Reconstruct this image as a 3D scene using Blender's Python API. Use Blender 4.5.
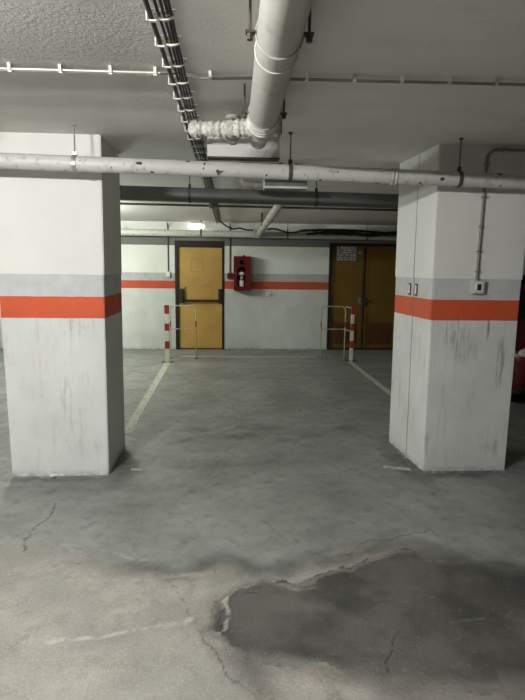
import bpy, bmesh, math, random
import numpy as np
from mathutils import Vector, Matrix, Quaternion

for o in list(bpy.data.objects): bpy.data.objects.remove(o)
SC = bpy.context.scene
COL = SC.collection
random.seed(4)

# ------------------------------------------------------------------ camera
cam = bpy.data.objects.new('camera', bpy.data.cameras.new('camera'))
COL.objects.link(cam)
f_px = 526.0
def _norm(v): return v / np.linalg.norm(v)
_fw = _norm(np.array([(230 - 262.5) / f_px, (267 - 350) / f_px, 1.0]))
_n = _norm(np.cross(_fw, np.array([1, .012, 0.0])))
if _n[1] > 0: _n = -_n
_r = np.cross(_fw, _n)
if _r[0] < 0: _r = -_r
_M = np.array([_r, _fw, _n])                  # world axes written in camera axes (x right, y down, z forward)
R = Matrix(((_M[0][0], -_M[0][1], -_M[0][2]),
            (_M[1][0], -_M[1][1], -_M[1][2]),
            (_M[2][0], -_M[2][1], -_M[2][2])))
cam.matrix_world = Matrix.Translation((0, 0, 1.5)) @ R.to_4x4()
cam.data.sensor_width = 36; cam.data.lens = f_px / 700 * 36
cam.data.clip_start = .05; cam.data.clip_end = 100
SC.camera = cam

# ------------------------------------------------------------------ world, exposure
w = bpy.data.worlds.new('world'); SC.world = w; w.use_nodes = True
w.node_tree.nodes['Background'].inputs[0].default_value = (.5, .5, .5, 1)
w.node_tree.nodes['Background'].inputs[1].default_value = 0.0
SC.view_settings.view_transform = 'Standard'; SC.view_settings.look = 'None'
SC.view_settings.gamma = 1; SC.view_settings.exposure = 0.0
SC.view_settings.use_curve_mapping = False

# fluorescent fittings of the garage, the last one an added fill: (x, y, z, length, along, watts)
LAMPS = [
    (-1.55, .75, 2.262, 1.2, 'y', 268, (.985, 1.0, .965)),
    (-2.35, 7.40, 2.08, 1.2, 'y', 150, (.96, 1.0, .90)),
    (-4.60, -2.2, 2.13, 1.2, 'y', 10, (.985, 1.0, .96)),  # added fill lamp behind the camera, out of view
]

# ------------------------------------------------------------------ helpers
def tag(o, label=None, cat=None, group=None, kind=None):
    if label: o['label'] = label
    if cat: o['category'] = cat
    if group: o['group'] = group
    if kind: o['kind'] = kind
    return o

def base_of(p):
    v = Vector((0, 0, 0))
    while p is not None:
        v = v + p.location; p = p.parent
    return v

def thing(name, loc, label, cat, group=None, kind=None):
    o = bpy.data.objects.new(name, None); COL.objects.link(o)
    o.location = loc; o.empty_display_size = .1
    return tag(o, label, cat, group, kind)

def obj(name, bm, mat, parent=None, smooth=False, origin=None, label=None):
    """world-space bmesh -> one mesh object, relative to its parent"""
    off = Vector(origin) if origin is not None else base_of(parent)
    bmesh.ops.translate(bm, verts=bm.verts, vec=-off)
    bmesh.ops.recalc_face_normals(bm, faces=bm.faces)
    me = bpy.data.meshes.new(name); bm.to_mesh(me); bm.free()
    for m in (mat if isinstance(mat, (list, tuple)) else [mat]): me.materials.append(m)
    if smooth:
        me.shade_smooth()
        try: me.set_sharp_from_angle(angle=math.radians(40))
        except Exception: pass
    o = bpy.data.objects.new(name, me); COL.objects.link(o)
    o.parent = parent
    o.location = off - base_of(parent)
    if label: o['label'] = label
    return o

def rep(src, loc_delta, parent):
    c = src.copy(); COL.objects.link(c); c.parent = parent
    c.location = src.location + Vector(loc_delta); return c

def box(bm, x0, x1, y0, y1, z0, z1, bev=0, mi=0):
    r = bmesh.ops.create_cube(bm, size=1)
    for v in r['verts']:
        v.co = Vector(((x0 + x1) / 2 + v.co.x * (x1 - x0), (y0 + y1) / 2 + v.co.y * (y1 - y0), (z0 + z1) / 2 + v.co.z * (z1 - z0)))
    fs = set()
    for v in r['verts']: fs.update(v.link_faces)
    for f in fs: f.material_index = mi
    if bev:
        es = set()
        for v in r['verts']: es.update(v.link_edges)
        bmesh.ops.bevel(bm, geom=list(es), offset=bev, segments=2, affect='EDGES', profile=.6)
    return bm

def B(*a, **k): return box(bmesh.new(), *a, **k)

def tube(bm, pts, r, n=14, caps=True, mi=0):
    pts = [Vector(p) for p in pts]
    rs = r if isinstance(r, (list, tuple)) else [r] * len(pts)
    T = []
    for i in range(len(pts)):
        a = pts[max(i - 1, 0)]; b = pts[min(i + 1, len(pts) - 1)]
        T.append((b - a).normalized())
    up = Vector((0, 0, 1)) if abs(T[0].z) < .9 else Vector((1, 0, 0))
    u = T[0].cross(up).normalized()
    rings = []
    for i, p in enumerate(pts):
        if i: 
            q = T[i - 1].rotation_difference(T[i]); u = (q @ u).normalized()
        v = T[i].cross(u).normalized()
        rings.append([bm.verts.new(p + (u * math.cos(2 * math.pi * k / n) + v * math.sin(2 * math.pi * k / n)) * rs[i]) for k in range(n)])
    for i in range(len(rings) - 1):
        for k in range(n):
            f = bm.faces.new((rings[i][k], rings[i][(k + 1) % n], rings[i + 1][(k + 1) % n], rings[i + 1][k])); f.material_index = mi
    if caps:
        for rg in (rings[0], rings[-1]):
            f = bm.faces.new(rg); f.material_index = mi
    return bm

def bend(pts, r, seg=6):
    """round the corners of a polyline"""
    pts = [Vector(p) for p in pts]; out = [pts[0]]
    for i in range(1, len(pts) - 1):
        a, b, c = pts[i - 1], pts[i], pts[i + 1]
        d1 = (a - b).normalized(); d2 = (c - b).normalized()
        rr = min(r, (a - b).length * .49, (c - b).length * .49)
        for k in range(seg + 1):
            t = k / seg
            out.append((b + d1 * rr) * (1 - t) ** 2 + b * 2 * t * (1 - t) + (b + d2 * rr) * t ** 2)
    out.append(pts[-1]); return out

def TB(pts, r, n=14, caps=True): return tube(bmesh.new(), pts, r, n, caps)

def prism(bm, poly, axis, a, b, mi=0):
    """polygon (2D) extruded along an axis"""
    def mk(p, t):
        return {'x': (t, p[0], p[1]), 'y': (p[0], t, p[1]), 'z': (p[0], p[1], t)}[axis]
    A = [bm.verts.new(mk(p, a)) for p in poly]; Bv = [bm.verts.new(mk(p, b)) for p in poly]
    fs = [bm.faces.new(A), bm.faces.new(Bv)]
    for i in range(len(poly)):
        j = (i + 1) % len(poly); fs.append(bm.faces.new((A[i], A[j], Bv[j], Bv[i])))
    for f in fs: f.material_index = mi
    return bm

# ------------------------------------------------------------------ materials
class NT:
    def __init__(s, name):
        s.m = bpy.data.materials.new(name); s.m.use_nodes = True
        s.t = s.m.node_tree; s.b = s.t.nodes['Principled BSDF']
    def n(s, typ, **k):
        x = s.t.nodes.new(typ)
        for a, v in k.items():
            if hasattr(x, a): setattr(x, a, v)
        return x
    def l(s, a, b): s.t.links.new(a, b)
    def val(s, sock, v):
        if hasattr(v, 'is_linked') or isinstance(v, bpy.types.NodeSocket): s.l(v, sock)
        else: sock.default_value = v
    def math(s, op, a, b=0.0, c=None, clamp=False):
        x = s.n('ShaderNodeMath'); x.operation = op; x.use_clamp = clamp
        s.val(x.inputs[0], a); s.val(x.inputs[1], b)
        if c is not None: s.val(x.inputs[2], c)
        return x.outputs[0]
    def mix(s, fac, a, b):
        x = s.n('ShaderNodeMix'); x.data_type = 'RGBA'
        s.val(x.inputs[0], fac)
        for sock, v in ((x.inputs[6], a), (x.inputs[7], b)):
            s.val(sock, (*v, 1) if isinstance(v, tuple) and len(v) == 3 else v)
        return x.outputs[2]
    def noise(s, scale, detail=5, rough=.55, vec=None, stretch=None):
        co = s.coord() if vec is None else vec
        if stretch:
            mp = s.n('ShaderNodeMapping'); mp.inputs['Scale'].default_value = stretch; s.l(co, mp.inputs[0]); co = mp.outputs[0]
        x = s.n('ShaderNodeTexNoise'); x.inputs['Scale'].default_value = scale
        x.inputs['Detail'].default_value = detail; x.inputs['Roughness'].default_value = rough
        s.l(co, x.inputs['Vector']); return x.outputs[0]
    def coord(s):
        if not hasattr(s, 'g'): s.g = s.n('ShaderNodeNewGeometry')
        return s.g.outputs['Position']
    def sep(s):
        if not hasattr(s, 'sp'):
            s.sp = s.n('ShaderNodeSeparateXYZ'); s.l(s.coord(), s.sp.inputs[0])
        return s.sp.outputs
    def ramp(s, v, lo, hi):
        x = s.n('ShaderNodeMapRange'); s.val(x.inputs[0], v)
        s.val(x.inputs[1], lo); s.val(x.inputs[2], hi); x.clamp = True
        return x.outputs[0]
    def bump(s, h, strength, dist=.01, prev=None):
        x = s.n('ShaderNodeBump'); s.val(x.inputs['Strength'], strength); x.inputs['Distance'].default_value = dist
        s.l(h, x.inputs['Height'])
        if prev is not None: s.l(prev, x.inputs['Normal'])
        return x.outputs[0]
    def done(s, color=None, rough=.6, normal=None, metal=0, spec=.5):
        if color is not None: s.val(s.b.inputs['Base Color'], (*color, 1) if isinstance(color, tuple) and len(color) == 3 else color)
        s.val(s.b.inputs['Roughness'], rough); s.val(s.b.inputs['Metallic'], metal)
        s.val(s.b.inputs['Specular IOR Level'], spec)
        if normal is not None: s.l(normal, s.b.inputs['Normal'])
        return s.m

def plain(name, col, rough=.55, metal=0, var=.12, scale=9, bump=.05, spec=.4):
    t = NT(name); nz = t.noise(scale, 4)
    dark = tuple(c * (1 - var) for c in col); lite = tuple(min(1, c * (1 + var)) for c in col)
    c = t.mix(t.ramp(nz, .3, .7), dark, lite)
    return t.done(c, rough, t.bump(t.noise(scale * 9, 2), bump, .002), metal, spec)

def emit(name, col, s):
    t = NT(name); t.b.inputs['Emission Color'].default_value = (*col, 1); t.b.inputs['Emission Strength'].default_value = s
    return t.done(col, .4)

def painted(name, z_grey, z_s1, z_s0, white, low, grey, orange, streaks=.5, band=None, scuff_x=None):
    """painted concrete: white above, grey strip, orange band, off-white dado; grime that runs down the dado"""
    t = NT(name); z = t.sep()[2]
    wob = t.math('MULTIPLY', t.math('SUBTRACT', t.noise(14, 3), .5), .006)
    zz = t.math('ADD', z, wob)
    above = lambda h: t.ramp(zz, h - .0015, h + .0015)
    lowc = t.mix(t.ramp(t.noise(3.2, 6), .35, .7), tuple(c * .86 for c in low), low)
    # grime: fine vertical runs and blotches
    run = t.ramp(t.noise(26, 5, .62, stretch=(1, 1, .10)), .54, .74)
    blot = t.ramp(t.noise(3.0, 5, .6), .42, .66)
    fine = t.ramp(t.noise(60, 4, .6, stretch=(1, 1, .35)), .56, .72)
    g = t.math('MULTIPLY', t.math('ADD', t.math('MULTIPLY', run, .8), t.math('MULTIPLY', fine, .5)), t.math('MULTIPLY', blot, streaks))
    lowc = t.mix(g, lowc, (.09, .085, .08))
    foot = t.math('MULTIPLY', t.math('SUBTRACT', 1.0, t.ramp(zz, 0.0, .05)), t.ramp(t.noise(18, 4), .35, .6))
    lowc = t.mix(t.math('MULTIPLY', foot, .45), lowc, (.06, .058, .052))
    oc = t.mix(t.ramp(t.noise(30, 5, .6, stretch=(1, 1, .3)), .62, .74), orange, tuple(min(1, c * 1.35 + .05) for c in orange))
    oc = t.mix(t.ramp(t.noise(4, 4), .3, .8), tuple(c * .85 for c in orange), oc)
    wc = t.mix(t.ramp(t.noise(2.2, 5), .35, .7), tuple(c * .93 for c in white), white)
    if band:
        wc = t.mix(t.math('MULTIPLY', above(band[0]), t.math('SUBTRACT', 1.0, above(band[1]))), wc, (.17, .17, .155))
    gc = t.mix(t.ramp(t.noise(12, 5), .35, .7), tuple(c * .86 for c in grey), grey)
    c = t.mix(above(z_s0), lowc, oc); c = t.mix(above(z_s1), c, gc); c = t.mix(above(z_grey), c, wc)
    if scuff_x:
        x = t.sep()[0]
        for (cx, cz, wx, wz, st) in scuff_x:
            dx = t.math('DIVIDE', t.math('SUBTRACT', x, cx), wx); dz = t.math('DIVIDE', t.math('SUBTRACT', z, cz), wz)
            d = t.math('ADD', t.math('MULTIPLY', dx, dx), t.math('MULTIPLY', dz, dz))
            msk = t.math('SUBTRACT', 1.0, t.ramp(d, .2, 1.0))
            sk = t.ramp(t.noise(55, 5, .6, stretch=(1, 1, .07)), .46, .6)
            c = t.mix(t.math('MULTIPLY', t.math('MULTIPLY', msk, sk), st), c, (.07, .065, .06))
    h = t.math('ADD', t.math('MULTIPLY', t.noise(9, 4), .6), t.math('MULTIPLY', t.noise(70, 3), .25))
    return t.done(c, .62, t.bump(h, .25, .01), 0, .35)

WHITE = (.80, .79, .76); LOWW = (.76, .76, .74); GREYB = (.60, .605, .61); ORANGE = (.66, .105, .035)
M = {}
M['pillar'] = painted('pillar_paint', 1.436, 1.287, 1.139, WHITE, LOWW, GREYB, ORANGE, .62,
                      scuff_x=[(1.62, 1.05, .12, .14, .5), (1.72, .92, .10, .14, .35), (1.98, .82, .05, .22, .5), (1.87, 1.08, .012, .10, .7), (-1.15, .6, .05, .16, .3)])
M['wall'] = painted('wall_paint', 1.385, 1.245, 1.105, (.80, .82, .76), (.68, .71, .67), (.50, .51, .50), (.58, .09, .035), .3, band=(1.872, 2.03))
M['wall_side'] = painted('side_wall_paint', 1.40, 1.26, 1.12, (.16, .16, .155), (.12, .12, .118), (.10, .10, .10), (.25, .04, .02), .3)  # darkened so these walls bounce little light, a deep garage's gloom in the colour
M['pipe_white'] = None
def pipe_mat(name, col, chips=.66, dirt=(.16, .15, .135)):
    t = NT(name)
    c = t.mix(t.ramp(t.noise(5, 5), .3, .7), tuple(v * .86 for v in col), col)
    c = t.mix(t.math('MULTIPLY', t.ramp(t.noise(22, 4, .6), .56, .7), .45), c, dirt)
    c = t.mix(t.ramp(t.noise(15, 3, .5), chips, chips + .02), c, (.05, .045, .04))
    return t.done(c, .45, t.bump(t.noise(40, 3), .12, .004), 0, .4)
M['pipe_white'] = pipe_mat('white_painted_pipe', (.62, .61, .58))
M['pipe_dark'] = pipe_mat('grey_painted_pipe', (.15, .15, .145), .74)
M['pipe_wall'] = pipe_mat('cream_painted_pipe', (.66, .67, .61), .72)
M['pvc'] = pipe_mat('grey_plastic_pipe', (.50, .48, .45), .80, (.26, .24, .22))
M['pvc_pale'] = pipe_mat('pale_plastic_pipe', (.52, .51, .45), .80)
M['ring'] = plain('pale_joint_rubber', (.72, .70, .66), .4)
M['steel'] = plain('galvanised_steel', (.42, .41, .38), .42, .7)
M['rust'] = plain('dark_rusty_steel', (.10, .085, .07), .7, .3, .4, 40)
M['black'] = plain('black_rubber', (.018, .017, .016), .5, 0, .3, 20)
M['black_plastic'] = plain('black_plastic', (.025, .024, .023), .35)
M['wrap'] = None
t = NT('crinkled_wrap')
cc = t.mix(t.ramp(t.noise(30, 5, .6), .35, .65), (.50, .47, .43), (.86, .83, .78))
M['wrap'] = t.done(cc, .38, t.bump(t.noise(38, 5, .65), 1.0, .02), 0, .5)
M['conduit'] = plain('painted_conduit', (.25, .245, .22), .5)
M['clip'] = plain('pale_cable_clip', (.74, .71, .65), .45)
M['box_white'] = plain('white_plastic', (.72, .72, .70), .4)
M['panel'] = plain('white_painted_panel', (.74, .73, .71), .5, 0, .06, 4)
M['grey_metal'] = plain('grey_painted_metal', (.20, .20, .185), .5)
M['pale_metal'] = plain('pale_painted_metal', (.55, .54, .50), .5)
M['barrier_white'] = plain('barrier_white_paint', (.66, .64, .55), .45)
M['barrier_red'] = plain('barrier_red_paint', (.30, .03, .025), .45)
M['barrier_tube'] = plain('barrier_tube_paint', (.44, .43, .33), .45, 0, .3, 14)
M['ext_red'] = plain('red_enamel', (.13, .006, .010), .35, 0, .1)
M['ext_body'] = plain('dark_red_cylinder', (.045, .006, .008), .25)
M['label'] = plain('white_label', (.85, .85, .83), .5, 0, .04)
M['label_grey'] = plain('grey_print', (.20, .19, .2), .5)
M['door'] = None
t = NT('ochre_door_paint')
cc = t.mix(t.ramp(t.noise(2.2, 5), .3, .7), (.46, .275, .065), (.60, .38, .105))
cc = t.mix(t.math('MULTIPLY', t.ramp(t.noise(9, 5, .6), .60, .75), .5), cc, (.22, .16, .08))
M['door'] = t.done(cc, .42, t.bump(t.noise(30, 3), .08, .004), 0, .45)
t = NT('ochre_gate_paint')
cc = t.mix(t.ramp(t.noise(2.0, 5), .3, .7), (.14, .078, .010), (.185, .105, .014))
cc = t.mix(t.math('MULTIPLY', t.ramp(t.noise(7, 5, .6), .58, .75), .5), cc, (.12, .07, .02))
M['gate'] = t.done(cc, .45, t.bump(t.noise(30, 3), .08, .004), 0, .4)
M['frame'] = plain('dark_brown_frame', (.016, .010, .008), .5)
M['louvre'] = plain('dark_louvre', (.11, .048, .014), .55)
M['tape'] = plain('old_tape', (.30, .27, .16), .6)
M['red_button'] = plain('dark_red_plastic', (.16, .02, .02), .4)
M['car_paint'] = plain('red_car_paint', (.11, .003, .004), .22, .1, .02, 3, .0, .6)
M['car_glass'] = plain('dark_car_glass', (.012, .013, .015), .08, 0, 0, 3, 0, .6)
M['car_lamp'] = plain('headlamp_glass', (.65, .66, .68), .12, .1, .02, 3, 0)
M['tyre'] = plain('tyre_rubber', (.02, .02, .02), .8)
M['alloy'] = plain('alloy_wheel', (.42, .42, .43), .3, .8)
M['line'] = None
def line_mat(name, col, wear):
    t = NT(name); g = t.ramp(t.noise(26, 6, .65), wear, wear + .16)
    c = t.mix(g, (.26, .26, .24), col)
    return t.done(c, .7, t.bump(t.noise(60, 3), .2, .004), 0, .3)
M['line'] = line_mat('worn_yellow_line', (.54, .54, .44), .37)
M['line_faint'] = line_mat('faint_grey_line', (.56, .56, .50), .34)

# ceiling: rough sprayed plaster on the left bay, smoother elsewhere
t = NT('ceiling_plaster')
x_, y_, z_ = t.sep()
wob = t.math('MULTIPLY', t.math('SUBTRACT', t.noise(3, 4), .5), .35)
left = t.math('SUBTRACT', 1.0, t.ramp(t.math('ADD', x_, wob), -.42, -.22))
front = t.math('SUBTRACT', 1.0, t.ramp(t.math('ADD', y_, t.math('MULTIPLY', wob, .3)), 2.50, 2.60))
mid = t.ramp(t.math('SUBTRACT', x_, t.math('MULTIPLY', t.math('SUBTRACT', y_, 2.9), -.12)), -.62, -.56)
mid = t.math('MULTIPLY', mid, t.math('SUBTRACT', 1.0, t.ramp(y_, 3.4, 3.7)))
rough = t.math('MULTIPLY', left, t.math('MAXIMUM', front, t.math('MULTIPLY', mid, .7)))
strength = t.math('ADD', t.math('MULTIPLY', rough, .85), .10)
h = t.math('ADD', t.noise(58, 5, .62), t.math('MULTIPLY', t.noise(15, 4, .6, stretch=(.6, 1.6, 1)), .5))
colr = t.mix(t.ramp(t.noise(1.4, 5, .6), .3, .72), (.72, .71, .675), (.82, .81, .775))
colr = t.mix(t.math('MULTIPLY', t.ramp(t.noise(2.2, 5, .6, stretch=(.5, 3, 1)), .55, .75), .25), colr, (.50, .49, .46))
colr = t.mix(t.math('MULTIPLY', rough, .5), colr, (.92, .91, .90))  # rough area also lightened, lamp glow put into the colour
M['ceiling'] = t.done(colr, .8, t.bump(h, strength, .022), 0, .25)

# floor: reads the painted wear maps of its own mesh (patch, rough, crack, stain)
t = NT('garage_concrete')
def att(nm):
    a = t.n('ShaderNodeAttribute'); a.attribute_name = nm; return a.outputs['Fac']
patch, rgh, crack, stain_dark, pale = att('patch'), att('rough_zone'), att('crack'), att('stain_dark'), att('pale')
n1 = t.noise(2.3, 7, .68); n2 = t.noise(9, 6, .6); n3 = t.noise(75, 4, .6); n4 = t.noise(1.1, 4)
smooth_c = t.mix(t.ramp(n1, .3, .7), (.18, .188, .175), (.325, .335, .312))
smooth_c = t.mix(t.math('MULTIPLY', t.ramp(n2, .56, .72), .65), smooth_c, (.12, .127, .118))
smooth_c = t.mix(t.math('MULTIPLY', t.ramp(t.noise(5, 6, .7, stretch=(.6, 1.8, 1)), .58, .66), .25), smooth_c, (.36, .37, .34))
rough_c = t.mix(t.ramp(n2, .32, .68), (.23, .212, .188), (.38, .358, .325))
rough_c = t.mix(t.math('MULTIPLY', t.ramp(n3, .48, .66), .45), rough_c, (.46, .43, .39))
rough_c = t.mix(t.math('MULTIPLY', t.ramp(t.noise(4.5, 7, .72), .47, .64), .6), rough_c, (.16, .15, .135))
smooth_c = t.mix(t.math('MULTIPLY', t.ramp(t.noise(13, 6, .7), .52, .66), .35), smooth_c, (.10, .105, .098))
c = t.mix(rgh, smooth_c, rough_c)
patch_c = t.mix(t.ramp(n2, .3, .7), (.045, .044, .040), (.078, .076, .069))
c = t.mix(patch, c, patch_c)
c = t.mix(t.math('MULTIPLY', stain_dark, .8), c, (.045, .045, .042))
c = t.mix(pale, c, (.62, .58, .50))
c = t.mix(t.math('MULTIPLY', crack, .9), c, (.035, .033, .03))
rr = t.math('SUBTRACT', t.math('ADD', .50, t.math('MULTIPLY', rgh, .30)), t.math('MULTIPLY', patch, .18))
rr = t.math('ADD', rr, t.math('MULTIPLY', t.math('SUBTRACT', n2, .5), .3))
hh = t.math('ADD', t.math('MULTIPLY', n3, t.math('ADD', t.math('MULTIPLY', rgh, .6), .12)), t.math('MULTIPLY', n2, .35))
hh = t.math('SUBTRACT', hh, t.math('MULTIPLY', crack, 1.2))
hh = t.math('SUBTRACT', hh, t.math('MULTIPLY', patch, .35))
M['floor'] = t.done(c, rr, t.bump(hh, .45, .012), 0, .4)

# ------------------------------------------------------------------ room shell
X0, X1, Y0, Y1 = -9.0, 9.0, -7.0, 9.62

# floor mesh: denser where the wear is seen
def vnoise(X, Y, s, seed):
    rs = np.random.RandomState(seed); G = rs.rand(256, 256)
    x = X * s + 1000.3; y = Y * s + 1000.7
    xi = np.floor(x).astype(int); yi = np.floor(y).astype(int); fx = x - xi; fy = y - yi
    fx = fx * fx * (3 - 2 * fx); fy = fy * fy * (3 - 2 * fy)
    g = lambda a, b: G[a % 256, b % 256]
    return (g(xi, yi) * (1 - fx) + g(xi + 1, yi) * fx) * (1 - fy) + (g(xi, yi + 1) * (1 - fx) + g(xi + 1, yi + 1) * fx) * fy
def fbm(X, Y, s, seed, o=5):
    v = 0; a = .5; tot = 0
    for k in range(o):
        v = v + a * vnoise(X, Y, s, seed + k); tot += a; s *= 2.03; a *= .55
    return v / tot
xs = np.unique(np.round(np.concatenate([np.arange(X0, -1.9, .5), np.arange(-1.9, 2.3, .0095), np.arange(2.3, X1, .5), [X1]]), 4))
ys = np.unique(np.round(np.concatenate([np.arange(Y0, 1.45, .5), np.arange(1.45, 3.0, .0075), np.arange(3.0, 4.9, .012), np.arange(4.9, Y1, .03), [Y1]]), 4))
GX, GY = np.meshgrid(xs, ys)
nx, ny = len(xs), len(ys)
fx, fy = GX.ravel(), GY.ravel()
co = np.zeros((nx * ny, 3), dtype=np.float32); co[:, 0] = fx; co[:, 1] = fy
ii = np.arange((ny - 1) * (nx - 1)); rI = ii // (nx - 1); cI = ii % (nx - 1)
q = np.stack([rI * nx + cI, rI * nx + cI + 1, (rI + 1) * nx + cI + 1, (rI + 1) * nx + cI], 1).astype(np.int32)
me = bpy.data.meshes.new('floor')
me.vertices.add(nx * ny); me.vertices.foreach_set('co', co.ravel())
me.loops.add(q.size); me.loops.foreach_set('vertex_index', q.ravel())
me.polygons.add(len(q)); me.polygons.foreach_set('loop_start', np.arange(0, q.size, 4, dtype=np.int32))
me.update(calc_edges=True)
def seg_dist(pts, jit=0.0, js=9, seed=1):
    wx = fx + (fbm(fx, fy, js, seed) - .5) * jit; wy = fy + (fbm(fx, fy, js, seed + 20) - .5) * jit
    d = np.full(fx.shape, 9.0)
    for (a, b) in zip(pts[:-1], pts[1:]):
        ax, ay = a; bx, by = b; L2 = (bx - ax) ** 2 + (by - ay) ** 2 + 1e-9
        tt = np.clip(((wx - ax) * (bx - ax) + (wy - ay) * (by - ay)) / L2, 0, 1)
        d = np.minimum(d, np.hypot(wx - (ax + tt * (bx - ax)), wy - (ay + tt * (by - ay))))
    return d
def inside(poly, X, Y):
    r = np.zeros(X.shape, bool); n = len(poly)
    for i in range(n):
        (x1, y1), (x2, y2) = poly[i], poly[(i + 1) % n]
        c_ = ((y1 > Y) != (y2 > Y)) & (X < (x2 - x1) * (Y - y1) / (y2 - y1 + 1e-12) + x1)
        r ^= c_
    return r
PATCH = [(-.071, 2.115), (-.006, 2.257), (.159, 2.345), (.33, 2.30), (.642, 2.44), (.888, 2.58), (1.049, 2.56), (1.2, 2.48), (1.45, 2.38), (2.1, 2.2), (2.2, 1.5), (1.044, 1.585), (.806, 1.664), (.543, 1.653), (.382, 1.766), (.126, 1.809), (.116, 1.629), (.041, 1.797), (-.029, 1.926), (-.08, 1.999)]
BOUND = [(-9, 2.75), (-1.225, 2.696), (-1.013, 2.687), (-.789, 2.638), (-.577, 2.497), (-.401, 2.49), (-.195, 2.428), (.003, 2.482), (.161, 2.387), (.364, 2.495), (.589, 2.573), (.826, 2.645), (1.084, 2.583), (1.249, 2.459), (1.496, 2.375), (9, 2.1)]
jx = fx + (fbm(fx, fy, 7, 3) - .5) * .16 + (fbm(fx, fy, 40, 9, 3) - .5) * .03
jy = fy + (fbm(fx, fy, 7, 13) - .5) * .16 + (fbm(fx, fy, 40, 19, 3) - .5) * .03
ins = inside(PATCH, jx, jy)
dP = seg_dist(PATCH + PATCH[:1], .16, 7, 3)
pw = np.where(fy < 1.9, .16, .06) * np.where(fx > 1.0, 2.0, 1.0)
patch_v = np.clip(.5 + np.where(ins, 1, -1) * dP / pw, 0, 1)
patch_v *= np.clip(.82 + 1.0 * (fbm(fx, fy, 3.3, 31) - .35), .80, 1)
yb = np.interp(jx, [p[0] for p in BOUND], [p[1] for p in BOUND])
rough_v = np.clip(.5 + (yb - jy) / .07, 0, 1)
rough_v = np.clip(rough_v * (0.70 + .6 * (fbm(fx, fy, 2.6, 41) - .2)), 0, 1)
crack_v = np.zeros(fx.shape)
CR = [
    ([(-1.125, 3.281), (-1.088, 3.11), (-1.103, 2.946), (-1.137, 2.854), (-1.104, 2.722), (-1.081, 2.66)], .007, .9),
    ([(-.529, 3.145), (-.517, 2.96), (-.5, 2.751)], .005, .5),
    ([(.721, 1.975), (.644, 1.849), (.613, 1.786), (.612, 1.696)], .006, .8),
    ([(1.167, 2.799), (.898, 2.696), (.738, 2.691), (.636, 2.541), (.476, 2.538), (.43, 2.589)], .007, .75),
    ([(.153, 2.25), (.027, 2.233), (-.032, 2.162), (-.04, 2.061), (-.005, 1.984)], .006, .8),
    ([(.195, 2.959), (.263, 2.834), (.215, 2.723), (.178, 2.671)], .005, .5),
    ([(-.12, 2.0), (-.03, 1.80), (.011, 1.725), (.057, 1.676), (.116, 1.629), (.16, 1.5)], .008, .6),
    ([(-.30, 2.35), (-.16, 2.12), (-.12, 2.0)], .005, .5),
    ([(-1.6, 2.2), (-1.2, 2.35), (-1.0, 2.5), (-.7, 2.55)], .005, .5),
    ([(-.86, 4.10), (-.235, 4.034), (.564, 4.011), (1.44, 3.943)], .006, .45),
    ([(.028, 6.35), (.113, 5.632), (.124, 4.731), (.07, 4.238), (-.056, 3.756)], .012, .28),
    ([(-.02, 6.093), (.065, 5.236), (.056, 4.445), (-.059, 3.963), (-.174, 3.573)], .012, .28),
    ([(.501, 5.048), (.425, 4.436), (.37, 3.743), (.221, 3.389)], .012, .22),
    ([(.9, 3.1), (1.2, 2.95), (1.6, 2.9)], .005, .4),
]
for k, (pts, wd, st) in enumerate(CR):
    d = seg_dist(pts, .07, 11, 60 + k)
    crack_v = np.maximum(crack_v, st * np.clip(1.15 - d / (wd * .75), 0, 1) * np.clip(.35 + 2.2 * (fbm(fx, fy, 16, 300 + k, 3) - .3), .15, 1))
for (pts, wd, st) in [([(.05, 6.0), (.12, 5.2), (.12, 4.6)], .05, .35)]:
    d = seg_dist(pts, .05, 9, 90); 
stain_dark_v = np.zeros(fx.shape)
for k, (sx, sy, rx, ry, st) in enumerate([(-.275, 4.74, .16, .10, .5), (.003, 4.529, .22, .10, .55), (.184, 4.581, .12, .12, .5), (.487, 4.434, .12, .07, .5), (1.095, 4.77, .14, .07, .7), (.775, 4.567, .12, .07, .5), (-.344, 4.429, .14, .06, .5), (.33, 4.8, .25, .1, .4), (-.281, 5.859, .2, .3, .35), (.7, 5.9, .3, .5, .35), (0, 7.2, 1.2, .6, .25),
        (1.37, 3.9, .12, .55, .9), (-.80, 3.95, .13, .42, .8), (1.7, 3.62, .5, .07, .7), (-1.2, 3.62, .5, .06, .7), (.2, 3.9, .9, .12, .3), (-.9, 3.45, .9, .12, .35)]):  # this row: darker strips beside the pillar feet and across the floor
    jjx = (jx - sx) / rx; jjy = (jy - sy) / ry
    stain_dark_v = np.maximum(stain_dark_v, st * np.clip(1.3 - np.sqrt(jjx ** 2 + jjy ** 2), 0, 1))
dB = np.abs(yb - fy + (fbm(fx, fy, 5, 301) - .5) * .25)
stain_dark_v = np.maximum(stain_dark_v, .62 * np.clip(1.2 - dB / .12, 0, 1) * np.clip((fx + .75) / .3, 0, 1))
stain_dark_v = np.clip(stain_dark_v * (.4 + 1.2 * fbm(fx, fy, 9, 77)), 0, 1)
stain_dark_v = np.maximum(stain_dark_v, .55 * np.clip(1 - (Y1 - fy) / .12, 0, 1))
pale_v = np.zeros(fx.shape)
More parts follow.
